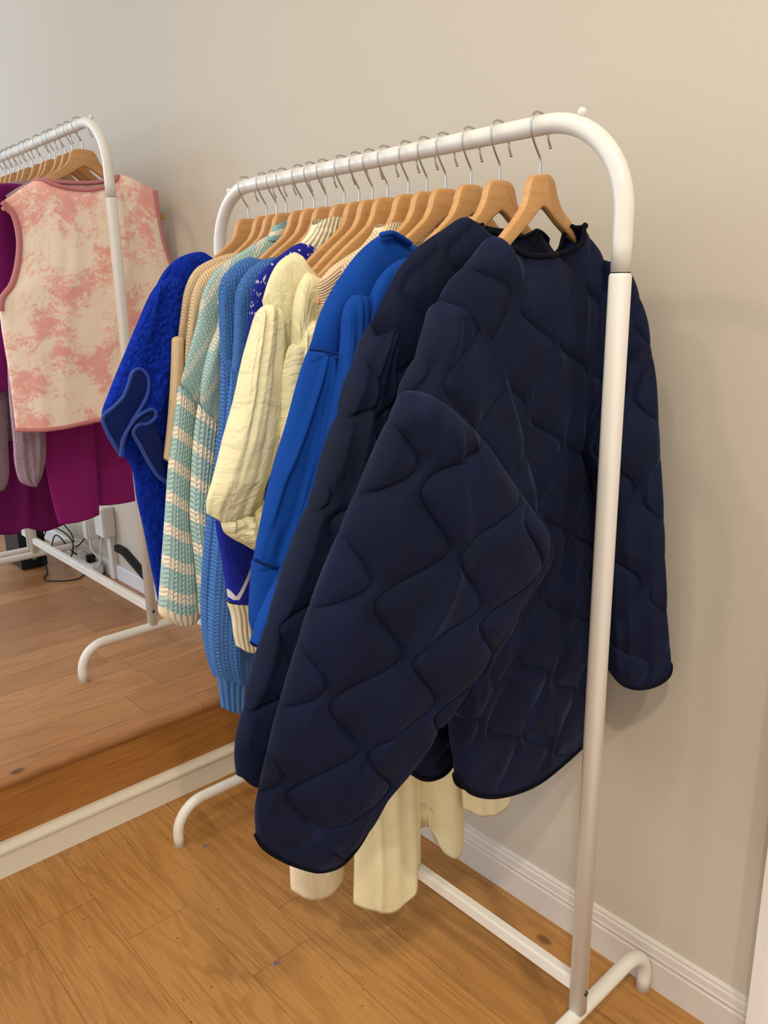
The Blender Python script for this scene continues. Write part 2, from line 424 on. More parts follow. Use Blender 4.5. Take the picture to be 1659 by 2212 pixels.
# ------------------------------------------------------------------ clothes rack
ZR, LR, FD, HF, HS, HJ = 1.4702, .965, .2175, .1010, .1558, 1.2764
def arc(c, r, a0, a1, n, axes):
    out = []
    for a in np.linspace(a0, a1, n):
        p = np.array(c, float); p[axes[0]] += r*math.cos(a); p[axes[1]] += r*math.sin(a); out.append(p)
    return out
def rack(x0, y0, z0, label, full=True):
    R0 = empty('clothes_rack', (x0, y0, z0), label, 'clothes rack', 'white metal clothes racks')
    o = np.array([x0, y0, z0]); rb = .122
    pts = [np.array([0, 0, HJ+.002]), np.array([0, 0, (HJ+ZR-rb)/2])]+arc((0, rb, ZR-rb), rb, math.pi, math.pi/2, 14, (1, 2)) \
        + [np.array([0, y, ZR]) for y in np.linspace(.25, LR-.25, 10)] + arc((0, LR-rb, ZR-rb), rb, math.pi/2, 0, 14, (1, 2)) + [np.array([0, LR, HJ+.002])]
    tube('hanging_rail', o+np.array(pts), .0128, white_paint, R0, 20)
    for y in (0, LR):
        tube('post', o+np.array([(0, y, HF+.008), (0, y, HJ-.003), (0, y, HJ+.0005)]), [.0135, .0135, .0120], white_paint, R0, 24, power=2.6)
        f = [np.array([-FD, y, 0]), np.array([-FD, y, HF-.075])]+arc((-FD+.07, y, HF-.07), .07, math.pi, math.pi/2, 10, (0, 2)) \
            + [np.array([x, y, HF]) for x in (-.1, 0, .1)]+arc((FD-.07, y, HF-.07), .07, math.pi/2, 0, 10, (0, 2))+[np.array([FD, y, HF-.075]), np.array([FD, y, 0])]
        ft = tube('foot', o+np.array(f), .0125, white_paint, R0, 20)
        sy = -1 if y == 0 else 1
        s = tube('screw', o+np.array([(0, y+sy*.012, HS-.004), (0, y+sy*.0150, HS-.004)]), .0046, screw_m, R0, 14)
        yb, zb = (.0687, .0058) if y == 0 else (LR-.0516, -.0027)
        fin = ball('finial', o+np.array([0, yb, ZR+zb]), .0058, white_paint, R0, 1.05)
    p = box('crossbar', o+np.array([-.007, .006, HS-.0135]), o+np.array([.013, LR-.006, HS+.0135]), white_paint, R0, .004)
    return R0
rack(0, 0, 0, 'white metal clothes rack in the foreground holding the navy quilted jackets')
X2, Y2 = .0089, 1.4877
rack(X2, Y2, HP, 'white metal clothes rack on the raised platform holding the pink vest')
rack(X2+.012, Y2+LR+.075, HP, 'white metal clothes rack standing farthest back, behind the pink vest rack')

# ------------------------------------------------------------------ hangers
def hanger_meshes():
    hx = [(.0, 1.410), (0, 1.431), (-.004, 1.437), (-.012, 1.449), (-.018, 1.461), (-.0198, 1.472), (-.016, 1.481), (-.008, 1.4865), (0, 1.4865), (.009, 1.484), (.016, 1.476), (.0188, 1.466), (.020, 1.455), (.0245, 1.4445)]
    p = smoothline([np.array([a, 0, b-ZR]) for a, b in hx], 46)
    p = np.vstack([[0, 0, 1.400-ZR], p])
    V, F = tube_data(p, .0016, 8)
    bm = bmesh.new(); bmesh.ops.create_uvsphere(bm, u_segments=8, v_segments=6, radius=.0026)
    k = len(V); V = np.vstack([V, [np.array(v.co)+p[-1] for v in bm.verts]]); bm.verts.index_update()
    F = F+[tuple(v.index+k for v in f.verts) for f in bm.faces]; bm.free()
    tx = np.array([0, .014, .023, .029, .034, .044, .06, .09, .13, .16, .183, .188]); tz = -np.array([0, .0005, .0035, .011, .027, .043, .056, .077, .108, .130, .150, .154])
    bx = np.array([0, .012, .036, .07, .12, .16, .182, .188]); bz = -np.array([.041, .047, .064, .085, .122, .151, .164, .161])
    xs = np.unique(np.r_[np.linspace(0, .05, 22), np.linspace(.05, .180, 22), [.183, .186, .188]])
    xs = np.r_[-xs[::-1][:-1], xs]; V2 = []; seg = 16
    for x in xs:
        a = abs(x); zt = np.interp(a, tx, tz); zb = np.interp(a, bx, bz); zt = zt; c = (zt+zb)/2; h = (zt-zb)/2
        w = np.interp(a, [0, .05, .15, .2165], [.0065, .006, .0052, .004]); yc = .035*max(0, math.sqrt(a*a+.00002)-.004)
        for k_ in range(seg):
            t = 2*math.pi*(k_+.5)/seg; ct, st = math.cos(t), math.sin(t); q = 2/7.
            V2.append((x, yc+w*math.copysign(abs(ct)**q, ct), 1.410-ZR+c+h*math.copysign(abs(st)**q, st)))
    n = len(xs); F2 = [(i*seg+k_, i*seg+(k_+1) % seg, (i+1)*seg+(k_+1) % seg, (i+1)*seg+k_) for i in range(n-1) for k_ in range(seg)]
    F2 += [tuple(range(seg)), tuple((n-1)*seg+k_ for k_ in range(seg))[::-1]]
    return (V, F), (V2, F2)
(hv, hf), (wv, wf) = hanger_meshes()
hanger0 = empty('coat_hanger', (0, 0, 0), 'x', 'coat hanger')
mesh('hook', hv, hf, steel, hanger0); mesh('hanger_arms', wv, wf, beech, hanger0)
wo = [c for c in hanger0.children if c.name.startswith('hanger_arms')][0]
md = wo.modifiers.new('edge', 'EDGE_SPLIT'); md.split_angle = math.radians(50)
def place_hanger(x, y, z, rot, label, group, first=False, roll=0.):
    o = hanger0
    if not first:
        o = hanger0.copy(); col.objects.link(o)
        for c in hanger0.children:
            d = c.copy(); col.objects.link(d); d.parent = o
    o.location = (x, y, z+ZR); o.rotation_euler = (0, roll, rot); o['label'] = label; o['group'] = group; return o
HY = [.849, .786, .751, .72, .67, .634, .598, .548, .509, .475, .438, .389, .348, .308, .257, .203, .135]
who = ['wooden coat hanger farthest left on the front rail, carrying the blue fleece coat',
       'wooden coat hanger carrying the left one of the two beige ribbed tops',
       'wooden coat hanger carrying the right one of the two beige ribbed tops',
       'wooden coat hanger carrying the mint striped sweater with the raised collar',
       'wooden coat hanger in front of the mint raised collar, carrying the second mint sweater',
       'wooden coat hanger carrying the left one of the two chunky blue sweaters',
       'wooden coat hanger carrying the right one of the two chunky blue sweaters',
       'wooden coat hanger just behind the cream turtleneck collar',
       'wooden coat hanger directly in front of the cream turtleneck collar',
       'wooden coat hanger whose long dark arm enters the left cream blouse',
       'wooden coat hanger whose arm tip shows at the right cream dress',
       'wooden coat hanger behind the cream ribbed collar',
       'wooden coat hanger carrying the tan knit top',
       'wooden coat hanger carrying the left royal blue sweatshirt',
       'wooden coat hanger just left of the rear navy jacket, carrying the right royal blue sweatshirt',
       'wooden coat hanger carrying the rear navy quilted jacket',
       'wooden coat hanger farthest right on the front rail, carrying the nearest navy quilted jacket']
for i, y in enumerate(HY):
    r = math.radians(1.5*math.sin(i*2.3)) if i < 16 else math.radians(2)
    place_hanger(0, y, 0, r, who[i], 'wooden hangers on the front rack', first=(i == 0), roll=math.radians(-5 if i == 16 else -1))

# ------------------------------------------------------------------ garment builders
GF = 'garments on the front rack'; GB = 'garments on the platform rack'
def garment(name, y, label, cat, group, x=0, z=0): return empty(name, (x, y, z+1.30), label, cat, group)

# 17 -- nearest navy quilted jacket
navy = velvet('navy_velvet', (10, 18, 46), (66, 84, 126)); bind = Mat('black_binding', (10, 12, 22), .8, spec=.1).m
J1 = garment('quilted_jacket', .135, 'navy velvet quilted jacket nearest the camera, wide sleeve hanging in front', 'jacket', GF)
pb = pl(.138, 0, -.010)
q1 = quilt_field((1083, 669), (1106, 897), pb, .076)
bodyF = folds(3, 9, .005, 1.6, .05)
o, ring = piece('body', navy, parent=J1, plane=pb, th=[.030, .036, .034, .032, .016], nu=220, nv=320, p=3.2,
      L=[(941, 655), (985, 780), (985, 1000), (985, 1300), (975, 1570), (984, 1672)],
      R=[(1312, 585), (1290, 700), (1280, 800), (1278, 946), (1283, 1250), (1291, 1440), (1290, 1532)],
      T=[(941, 655), (971, 609), (1020, 558), (1068, 510), (1085, 530), (1112, 549), (1150, 555), (1190, 549), (1228, 528), (1244, 488), (1275, 525), (1312, 585)],
      Tb=[(941, 655), (971, 609), (1020, 558), (1068, 510), (1085, 534), (1112, 554), (1150, 560), (1190, 556), (1230, 540), (1244, 488), (1275, 525), (1312, 585)],
      B=[(984, 1672), (1000, 1700), (1035, 1712), (1100, 1702), (1150, 1680), (1200, 1642), (1250, 1600), (1274, 1582), (1290, 1532)],
      fold=bodyF, quilt=q1, qh=.010, neck=(.36, .80, .55), tz=.10, maxx=.222)
nu = 150
def binding(ring, i0, i1, parent, r=.0048, name='neck_binding', both=True, row=0, mat=bind, nuu=150):
    f = ring[row, i0:i1+1]; b = ring[row][[(2*nuu-k) % (2*nuu) for k in range(i1, i0-1, -1)]] if both else None
    loop = np.vstack([f, b]) if both else f
    return tube(name, loop[::3], r, mat, parent, 10, n=max(60, len(loop)//2), closed=both)
binding(ring, int(.37*220), int(.79*220), J1, .0038, nuu=220)
tube('hem_binding', ring[320][::6], .0038, bind, J1, 8, n=240, closed=True)
# left sleeve: upper arm, then the wide forearm that hangs folded in front
pu = pl(.100, 0, 0); ps = pl(.055, -.40, -.17)
qs = quilt_field((887, 1039), (789, 1277), ps, .072)
qu = quilt_field((925, 830), (905, 1060), pu, .072)
_, rj = multi('left_sleeve', navy, J1, [
    dict(plane=pu, th=[.024, .03, .03], nu=90, nv=130, p=2.8, L=[(948, 648), (925, 715), (900, 774), (862, 850), (850, 960), (900, 1200), (985, 1545)],
         R=[(985, 668), (1068, 770), (1100, 850), (1135, 1000), (1180, 1165), (1190, 1190), (1125, 1310), (1095, 1400), (1020, 1510)],
         T=[(948, 648), (985, 668)], quilt=qu, qh=.009, tz=.03, fold=folds(5, 5, .006)),
    dict(plane=ps, th=[.026, .034, .034, .026, .007], nu=220, nv=330, p=2.6,
         L=[(866, 850), (820, 950), (775, 1050), (720, 1180), (672, 1300), (630, 1430), (600, 1530), (570, 1650), (550, 1750), (552, 1802)],
         T=[(866, 850), (880, 845), (900, 845), (930, 853), (965, 875), (1000, 905), (1040, 945)],
         R=[(1040, 945), (1100, 1030), (1145, 1095), (1184, 1155), (1183, 1190), (1130, 1290), (1080, 1370), (1040, 1440), (960, 1550), (880, 1660), (805, 1770)],
         B=[(552, 1802), (565, 1822), (600, 1845), (650, 1865), (690, 1873), (730, 1862), (762, 1832), (805, 1770)],
         quilt=qs, qh=.011, tz=.05, fold=folds(11, 6, .008, 1.3, .2))])
tube('cuff_binding', rj[1][330][::6], .0028, bind, J1, 8, n=160, closed=True)
# right sleeve between the post and the wall
pr = pl(.160, -.86, 0)
qr = quilt_field((1361, 860), (1376, 1075), pr, .066)
_, rj = multi('right_sleeve', navy, J1, [
    dict(plane=pl(.150, -.45, 0), th=.026, nu=60, nv=60, p=2.6, L=[(1300, 560), (1285, 640), (1274, 720), (1262, 890)], R=[(1335, 570), (1352, 590), (1386, 668), (1402, 745), (1404, 850)], T=[(1300, 560), (1335, 570)],
         quilt=quilt_field((1350, 700), (1360, 900), pl(.150, -.45, 0), .066), qh=.008, tz=.12, maxx=.224),
    dict(plane=pr, th=[.02, .03, .03, .026, .016], nu=130, nv=260, p=2.6,
         L=[(1340, 800), (1300, 860), (1262, 962), (1266, 990), (1288, 1060), (1300, 1200), (1306, 1330), (1308, 1432)],
         T=[(1340, 800), (1378, 752), (1402, 738)],
         R=[(1402, 738), (1414, 800), (1420, 880), (1426, 1000), (1433, 1150), (1440, 1330), (1447, 1400), (1449, 1430)],
         B=[(1308, 1432), (1320, 1450), (1340, 1470), (1370, 1478), (1410, 1471), (1440, 1452), (1449, 1430)],
         quilt=qr, qh=.009, tz=.06, fold=folds(21, 5, .006), maxx=.226)])
tube('cuff_binding', rj[1][260][::6], .0026, bind, J1, 8, n=120, closed=True)

# 16 -- second navy quilted jacket
navy2 = velvet('navy_velvet_rear', (9, 17, 44), (60, 78, 120))
J2 = garment('quilted_jacket', .203, 'navy velvet quilted jacket on the second hanger, mostly behind the nearest one', 'jacket', GF)
p2 = pl(.203, 0, -.005)
o, ring = piece('body', navy2, parent=J2, plane=p2, th=[.026, .028, .016], nu=110, nv=170, p=3,
      L=[(800, 700), (838, 800), (850, 950), (870, 1200), (872, 1500), (876, 1660)], R=[(1265, 640), (1288, 850), (1290, 1000), (1270, 1300), (1200, 1560)],
      T=[(800, 700), (835, 630), (862, 580), (905, 532), (955, 497), (1008, 469), (1030, 488), (1068, 508), (1110, 514), (1152, 500), (1200, 555), (1265, 640)],
      Tb=[(800, 700), (835, 630), (862, 580), (905, 532), (955, 497), (1008, 469), (1030, 480), (1068, 492), (1110, 498), (1152, 500), (1200, 555), (1265, 640)],
      B=[(876, 1660), (905, 1676), (930, 1673), (955, 1655), (968, 1625), (972, 1590), (1060, 1570), (1200, 1560)],
      quilt=quilt_field((945, 560), (925, 760), p2, .07), qh=.009, neck=(.48, .76, .5), tz=.09, fold=folds(8, 7, .006, 1.3), maxx=.224)
binding(ring, int(.48*110), int(.75*110), J2, .0034, nuu=110)
tube('hem_binding', ring[170][::4], .004, bind, J2, 8, n=200, closed=True)
p2s = pl(.245, .05, -.02)
multi('left_sleeve', navy2, J2, [dict(plane=p2s, th=[.022, .03, .030, .016], nu=150, nv=300, p=2.6,
    L=[(812, 690), (785, 752), (770, 790), (735, 900), (690, 1040), (640, 1180), (600, 1290), (560, 1420), (522, 1560), (509, 1640), (513, 1672)],
    T=[(812, 690), (850, 660), (880, 650)],
    R=[(880, 650), (842, 770), (838, 860), (815, 980), (775, 1150), (735, 1300), (690, 1450), (650, 1600), (620, 1700)],
    B=[(513, 1672), (530, 1687), (560, 1694), (620, 1700)],
    quilt=quilt_field((690, 1120), (590, 1345), p2s, .067), qh=.010, tz=.04, fold=folds(14, 5, .007))])

# 14, 15 -- royal blue sweatshirts
def sweat(): 
    return cloth('royal_jersey', (13, 64, 146), .9, .0, .25, 1500, .04)
royal = sweat()
def ribband(name, c): return ribknit(name, c, .004, True, .0012)
R1 = garment('sweatshirt', .308, 'royal blue sweatshirt, the left one, showing its collar seam and dropped sleeve', 'sweatshirt', GF)
p14 = pl(.302, 0, 0)
piece('body', royal, parent=R1, plane=p14, th=.02, nu=70, nv=90, p=3, T=[(668, 750), (700, 660), (745, 582), (790, 530), (834, 503), (852, 503), (884, 524), (960, 560), (1080, 620)],
      L=[(668, 750), (690, 900), (700, 1200), (710, 1450)], R=[(1080, 620), (1080, 1000), (1060, 1440)], B=[(710, 1450), (1060, 1440)], fold=folds(31, 8, .012, 1.2, -.2), tz=.08)
piece('left_sleeve', royal, parent=R1, plane=pl(.290, 0, 0), th=[.016, .02, .024, .022, .02], nu=70, nv=150, p=2.5,
      T=[(669, 753), (690, 756), (738, 764)], L=[(669, 753), (652, 800), (620, 920), (585, 1040), (562, 1150), (550, 1215)], R=[(738, 764), (745, 830), (725, 950), (690, 1090), (640, 1200), (625, 1228)],
      B=[(550, 1215), (575, 1226), (625, 1228)], tz=.04, fold=folds(33, 5, .010, 1.6, -.35), inset=False)
piece('cuff', royal, parent=R1, plane=pl(.290, 0, 0), th=[.024, .022, .018], nu=40, nv=50, p=2.5, closed_top=False,
      T=[(549, 1213), (575, 1224), (627, 1226)], L=[(549, 1213), (546, 1260), (543, 1320), (545, 1352), (560, 1378), (578, 1392)], R=[(627, 1226), (615, 1290), (590, 1350), (584, 1392)], fold=folds(35, 3, .004))
tube('collar', [P(q, pl(.284)) for q in [(826, 507), (846, 504), (866, 514), (884, 527)]], .0075, royal, R1, 12, n=24, rb=.004)
tube('sleeve_seam', [P(q, pl(.268)) for q in [(669, 755), (690, 757), (715, 762), (738, 765)]], .0018, Mat('seam_blue', (8, 44, 112), .9).m, R1, 8, n=20)
tube('cuff_seam', [P(q, pl(.266)) for q in [(549, 1207), (565, 1216), (590, 1223), (615, 1226)]], .0022, Mat('seam_blue_cuff', (8, 44, 112), .9).m, R1, 8, n=20)
R2 = garment('sweatshirt', .257, 'royal blue sweatshirt, the right one, squeezed against the rear navy jacket', 'sweatshirt', GF)
p15 = pl(.251, 0, 0)
piece('body', royal, parent=R2, plane=p15, th=.014, nu=60, nv=90, p=2.5, T=[(795, 690), (808, 625), (835, 580), (880, 556), (960, 560), (1060, 610)],
      L=[(795, 690), (770, 790), (745, 950), (740, 1400)], R=[(1060, 610), (1060, 1000), (1040, 1400)], fold=folds(37, 6, .006), tz=.06)
piece('left_sleeve', royal, parent=R2, plane=pl(.256, 0, 0), th=[.012, .018, .02, .018], nu=60, nv=130, p=2.5, T=[(742, 680), (760, 640), (800, 640)],
      L=[(742, 680), (738, 770), (718, 870), (690, 990), (655, 1110), (600, 1250), (560, 1340), (546, 1388)], R=[(800, 640), (790, 790), (740, 1000), (690, 1180), (640, 1300), (590, 1400)],
      B=[(546, 1388), (562, 1404), (590, 1412)], tz=.05, fold=folds(39, 4, .006, 1.3, -.2))

# 13 -- tan knit, 12 -- cream ribbed jumper
tan = ribknit('tan_rib', (196, 168, 138), .004, False, .0012); creamrib = ribknit('cream_rib', (226, 202, 166), .0055, True, .0018)
G13 = garment('knit_top', .348, 'tan ribbed knit top glimpsed under the hangers beside the rear navy jacket', 'top', GF)
piece('body', tan, parent=G13, plane=pl(.342), th=.012, nu=50, nv=60, T=[(800, 590), (850, 540), (905, 512), (960, 490), (1000, 470), (1080, 520)], L=[(800, 590), (790, 800), (790, 1300)], R=[(1080, 520), (1070, 800), (1060, 1300)], fold=folds(41, 6, .005), tz=.06)
G12 = garment('knit_top', .389, 'cream ribbed jumper with a raised collar next to the royal blue sweatshirt', 'top', GF)
piece('body', creamrib, parent=G12, plane=pl(.383), th=.014, nu=60, nv=80, T=[(690, 606), (712, 580), (745, 556), (780, 532), (812, 498), (870, 500), (960, 560)], L=[(690, 606), (692, 640), (700, 690), (712, 900), (720, 1200)], R=[(960, 560), (960, 800), (950, 1200)], fold=folds(43, 5, .006), tz=.05)
piece('collar', ribknit('cream_rib_collar', (228, 206, 170), .006, True, .002), parent=G12, plane=pl(.384), th=.02, nu=40, nv=20, closed_top=False, T=[(818, 492), (830, 483), (850, 483), (872, 491)], L=[(818, 492), (808, 506), (800, 520)], R=[(872, 491), (874, 505), (880, 520)], B=[(800, 520), (840, 526), (880, 520)])
piece('shoulder_flap', ribknit('cream_rib_flap', (222, 196, 160), .005, False, .0018), parent=G12, plane=pl(.380), th=[.010, .012, .006], nu=40, nv=40, T=[(688, 606), (706, 590), (735, 565), (760, 552)], L=[(688, 606), (688, 625), (696, 655), (701, 690)], R=[(760, 552), (745, 600), (720, 650), (706, 690)], tz=.2)

# 10, 11 -- cream cotton dresses / blouses
cream = cloth('cream_cotton', (230, 221, 178), .9, .8, .15, 1400, .03)
D1 = garment('blouse', .475, 'cream cotton blouse with puffed balloon sleeve gathered at the shoulder', 'blouse', GF)
piece('body', cream, parent=D1, plane=pl(.469), th=.014, nu=70, nv=100, T=[(566, 650), (582, 600), (600, 568), (622, 551), (640, 545), (652, 562), (676, 588), (760, 620), (860, 650)], L=[(566, 650), (600, 800), (590, 1000), (600, 1300)], R=[(860, 650), (860, 900), (850, 1300)], fold=folds(51, 9, .008, 1.5), tz=.06)
def gather(seed, n, amp):
    r = np.random.RandomState(seed); ph = r.uniform(0, 6)
    return lambda s, t: amp*np.abs(np.sin(s*n*math.pi/2+ph+1.2*np.sin(t*3)))**.7*(np.exp(-t*5)*.9+.35) + folds(seed+1, 5, amp*1.3, 1.3, .12)(s, t)
piece('left_sleeve', cream, parent=D1, plane=pl(.452), th=[.010, .022, .028, .034, .030, .006], nu=100, nv=190, p=2.4,
      T=[(553, 700), (559, 672), (572, 659), (590, 659), (603, 672), (607, 705)], L=[(553, 700), (541, 740), (525, 800), (510, 870), (485, 960), (465, 1030), (447, 1080), (445, 1108)],
      R=[(607, 705), (608, 760), (606, 850), (592, 960), (575, 1030), (568, 1090)], B=[(445, 1108), (465, 1120), (485, 1130), (520, 1125), (568, 1090)], tz=.04, fold=gather(53, 8, .0045), inset=False)
piece('sleeve_cuff_puff', cream, parent=D1, plane=pl(.448), th=[.020, .026, .012], nu=70, nv=60, p=2.4, closed_top=False,
      T=[(478, 1128), (500, 1118), (530, 1105), (566, 1075)], L=[(478, 1128), (486, 1150), (505, 1165), (525, 1175), (546, 1187)], R=[(566, 1075), (566, 1120), (560, 1150), (552, 1187)], fold=folds(55, 6, .010, 1.4, .4))
D2 = garment('dress', .438, 'long cream cotton dress whose hem reaches almost to the floor', 'dress', GF)
piece('bodice', cream, parent=D2, plane=pl(.431), th=.014, nu=60, nv=80, T=[(630, 742), (634, 690), (640, 640), (652, 602), (662, 588), (690, 600), (800, 650)], L=[(630, 742), (640, 900), (620, 1100), (620, 1300)], R=[(800, 650), (790, 900), (780, 1300)], fold=folds(57, 6, .006, 1.5), tz=.06)
piece('left_sleeve', cream, parent=D2, plane=pl(.420), th=[.010, .020, .022, .02], nu=90, nv=150, p=2.4, T=[(622, 752), (632, 742), (645, 742), (655, 712), (668, 694), (690, 688), (700, 690)], L=[(622, 752), (612, 800), (608, 900), (600, 1000), (575, 1100), (556, 1180)],
      R=[(700, 690), (700, 800), (660, 960), (610, 1090), (572, 1190)], B=[(556, 1180), (572, 1190)], tz=.04, fold=gather(59, 8, .005))
skirt = cloth('cream_skirt_cotton', (238, 226, 184), .9, .35, .15, 1400, .03)
multi('skirt', skirt, D2, [
    dict(plane=pl(.39, -.15, 0), th=[.01, .016, .02], nu=90, nv=110, p=2.6, T=[(640, 1200), (900, 1200)], L=[(640, 1200), (740, 1600), (765, 1810), (764, 1952)], R=[(900, 1200), (905, 1500), (905, 1700), (904, 1862)],
         B=[(764, 1952), (800, 1956), (835, 1960), (862, 1940), (888, 1905), (904, 1862)], fold=folds(61, 5, .008, 1.2, .1)),
    dict(plane=pl(.395, -.30, 0), th=[.008, .012, .012], nu=80, nv=90, p=3, T=[(860, 1250), (1010, 1250)], L=[(860, 1250), (890, 1600), (900, 1822)], R=[(1010, 1250), (1002, 1600), (1001, 1812)],
         B=[(900, 1790), (915, 1786), (932, 1794), (948, 1828), (975, 1834), (1001, 1812)], fold=lambda s, t: .016*np.exp(-((s-.72)/.22)**2)*(.3+t)-.012*np.exp(-((s-.2)/.15)**2)*(.3+t)),
    dict(plane=pl(.375, -.60, 0), th=[.006, .010, .010], nu=60, nv=80, p=2.6, T=[(980, 1250), (1100, 1250)], L=[(980, 1250), (990, 1600), (1000, 1745)], R=[(1100, 1250), (1106, 1600), (1105, 1712)],
         B=[(1000, 1745), (1030, 1754), (1060, 1755), (1090, 1742), (1105, 1712)], fold=folds(63, 3, .006), maxx=.226)])
D3 = garment('dress', .509, 'ivory cotton dress hem hanging behind and left of the long cream skirt', 'dress', GF)
piece('skirt', cloth('ivory_cotton', (240, 226, 196), .9, .6, .15, 1400, .03), parent=D3, plane=pl(.50, 0, -.02), th=[.01, .016, .018], nu=70, nv=110, T=[(600, 700), (760, 700)], L=[(600, 700), (610, 1200), (622, 1700), (632, 1925)], R=[(760, 700), (752, 1200), (742, 1700), (741, 1886)],
      B=[(630, 1922), (655, 1932), (690, 1930), (720, 1912), (741, 1886)], fold=folds(65, 3, .005), tz=.02)

# 8 -- cobalt jumper with cream turtleneck, white lines
def cobalt_stripes(M, u, v):
    # white zigzag lines knitted in, and a scatter of white flecks
    X, Y, Z = M.coord('Object'); a = P((522, 1302), pl(.505)); zz = ((Z-float(a[2]))/.15).fract()*.15
    l = ((X-float(a[0])).abs()-zz*.55).abs().lt(.0035)
    return M.mix(l, (32, 42, 150), (214, 208, 214))
cobalt = knit('cobalt_knit', (32, 42, 150), .005, .004, cobalt_stripes, .3, .0015)
def fleck(M, u, v):
    w = M.white(M.vec((u/.003).floor(), (v/.003).floor())); band = (v*26).sin().gt(.8)
    return M.mix(w.gt(.93).mx(band*M.noise(M.vec(u, v), 60).gt(.62)), (36, 44, 148), (206, 204, 216))
cobalt_f = knit('cobalt_fleck_knit', (36, 44, 148), .0045, .0045, fleck, .3, .0015)
creamk = ribknit('turtleneck_rib', (232, 222, 190), .0085, True, .0035)
G8 = garment('sweater', .548, 'cobalt blue sweater with white lines, cream turtleneck and cream cuff', 'sweater', GF)
piece('body', cobalt_f, parent=G8, plane=pl(.541), th=.016, nu=70, nv=110, T=[(545, 640), (558, 600), (580, 572), (610, 548), (640, 528), (668, 524), (760, 560), (840, 620)], L=[(545, 640), (535, 720), (520, 800), (515, 1200)], R=[(840, 620), (830, 800), (820, 1200)], tz=.06)
piece('left_sleeve', cobalt, parent=G8, plane=pl(.535), th=[.012, .02, .024, .022], nu=60, nv=120, p=2.5, T=[(545, 700), (580, 700)], L=[(545, 700), (500, 900), (470, 1080), (468, 1130), (478, 1190), (497, 1300)], R=[(580, 700), (580, 950), (570, 1150), (560, 1296)], B=[(497, 1300), (530, 1299), (560, 1296)], tz=.05, inset=False)
piece('cuff', creamk, parent=G8, plane=pl(.535), th=[.020, .016, .018], nu=40, nv=50, p=2.5, closed_top=False, T=[(492, 1302), (530, 1300), (565, 1296)], L=[(492, 1302), (501, 1330), (506, 1370), (512, 1396)], R=[(565, 1296), (572, 1340), (576, 1400)], B=[(512, 1396), (525, 1403), (550, 1404), (576, 1400)])
piece('turtleneck', creamk, parent=G8, plane=pl(.544), th=[.024, .022, .018], nu=60, nv=50, p=2.4, closed_top=False, T=[(678, 486), (690, 474), (712, 471), (742, 480), (790, 478)], L=[(678, 486), (668, 505), (652, 522), (640, 534)], R=[(790, 478), (790, 500), (800, 540)], B=[(640, 534), (700, 556), (800, 540)], fold=folds(67, 3, .004))

# 6, 7 -- chunky blue knits
blue1 = knit('denim_blue_knit', (74, 118, 184), .011, .007, None, .5, .004); bluerib = ribknit('denim_blue_rib', (78, 122, 188), .011, True, .005)
G6 = garment('sweater', .66, 'chunky denim blue sweater, the left one, next to the mint striped sleeves', 'sweater', GF)
piece('body', blue1, parent=G6, plane=pl(.627), th=.018, nu=50, nv=110, T=[(478, 640), (482, 600), (505, 572), (535, 556), (556, 558), (660, 590)], L=[(478, 640), (478, 720), (480, 820), (478, 900), (500, 1200)], R=[(660, 590), (660, 900), (640, 1250)], tz=.05)
piece('left_sleeve', blue1, parent=G6, plane=pl(.619), th=[.016, .022, .024], nu=50, nv=120, p=2.4, T=[(478, 780), (540, 760)], L=[(478, 780), (476, 900), (465, 1000), (450, 1110), (438, 1230), (436, 1340), (446, 1410), (462, 1460)], R=[(540, 760), (540, 1000), (530, 1200), (520, 1460)], tz=.05)
G7 = garment('sweater', .61, 'chunky denim blue sweater, the right one, with a deep ribbed cuff near the navy jackets', 'sweater', GF)
piece('body', blue1, parent=G7, plane=pl(.591), th=.018, nu=60, nv=120, uvoff=(.3, .2), T=[(511, 660), (516, 620), (532, 588), (560, 566), (590, 556), (700, 590)], L=[(511, 660), (507, 760), (495, 860), (485, 950), (500, 1300)], R=[(700, 590), (700, 900), (680, 1300)], tz=.05)
piece('left_sleeve', blue1, parent=G7, plane=pl(.582), th=[.014, .024, .030, .03, .024], nu=70, nv=140, p=2.4, uvoff=(.1, .5), T=[(500, 800), (570, 800)], L=[(500, 800), (488, 920), (472, 1060), (462, 1180), (453, 1300), (452, 1380), (460, 1440), (470, 1462)], R=[(570, 800), (590, 1000), (600, 1250), (596, 1462)], B=[(470, 1462), (530, 1470), (596, 1462)], tz=.05, fold=folds(71, 4, .007), inset=False)
piece('cuff', bluerib, parent=G7, plane=pl(.582), th=[.022, .018, .018], nu=60, nv=50, p=2.4, closed_top=False, T=[(469, 1460), (530, 1468), (597, 1460)], L=[(469, 1460), (473, 1485), (476, 1505), (479, 1528)], R=[(597, 1460), (590, 1490), (582, 1532)], B=[(479, 1528), (500, 1534), (540, 1536), (582, 1532)])

# 4, 5 -- mint striped knits
def mint_sleeve(M, u, v):
    s = (v*-17.5+.08).fract(); wob = (M.noise(M.vec(u*40, v*3), 1)-.5)*.06
    return M.mix((s+wob-.5).abs().lt(.17), (166, 196, 190), (234, 222, 198))
def mint_body(M, u, v):
    X, Y, Z = M.coord('Object'); s = ((Z-X*1.3)*17).fract(); wob = (M.noise(M.vec(u*40, v*40), 1)-.5)*.25
    return M.mix((s+wob-.5).abs().lt(.11)*.65, (168, 198, 192), (230, 218, 196))
mints = knit('mint_stripe_sleeve', (136, 172, 162), .0115, .0085, mint_sleeve, .2, .004)
mintb = knit('mint_stripe_body', (158, 194, 186), .0075, .006, mint_body, .2, .003)
mintn = knit('mint_neck', (146, 182, 178), .007, .006, lambda M, u, v: M.mix(((v*30).fract()-.5).abs().lt(.16), (140, 176, 176), (226, 214, 190)), .2, .003)
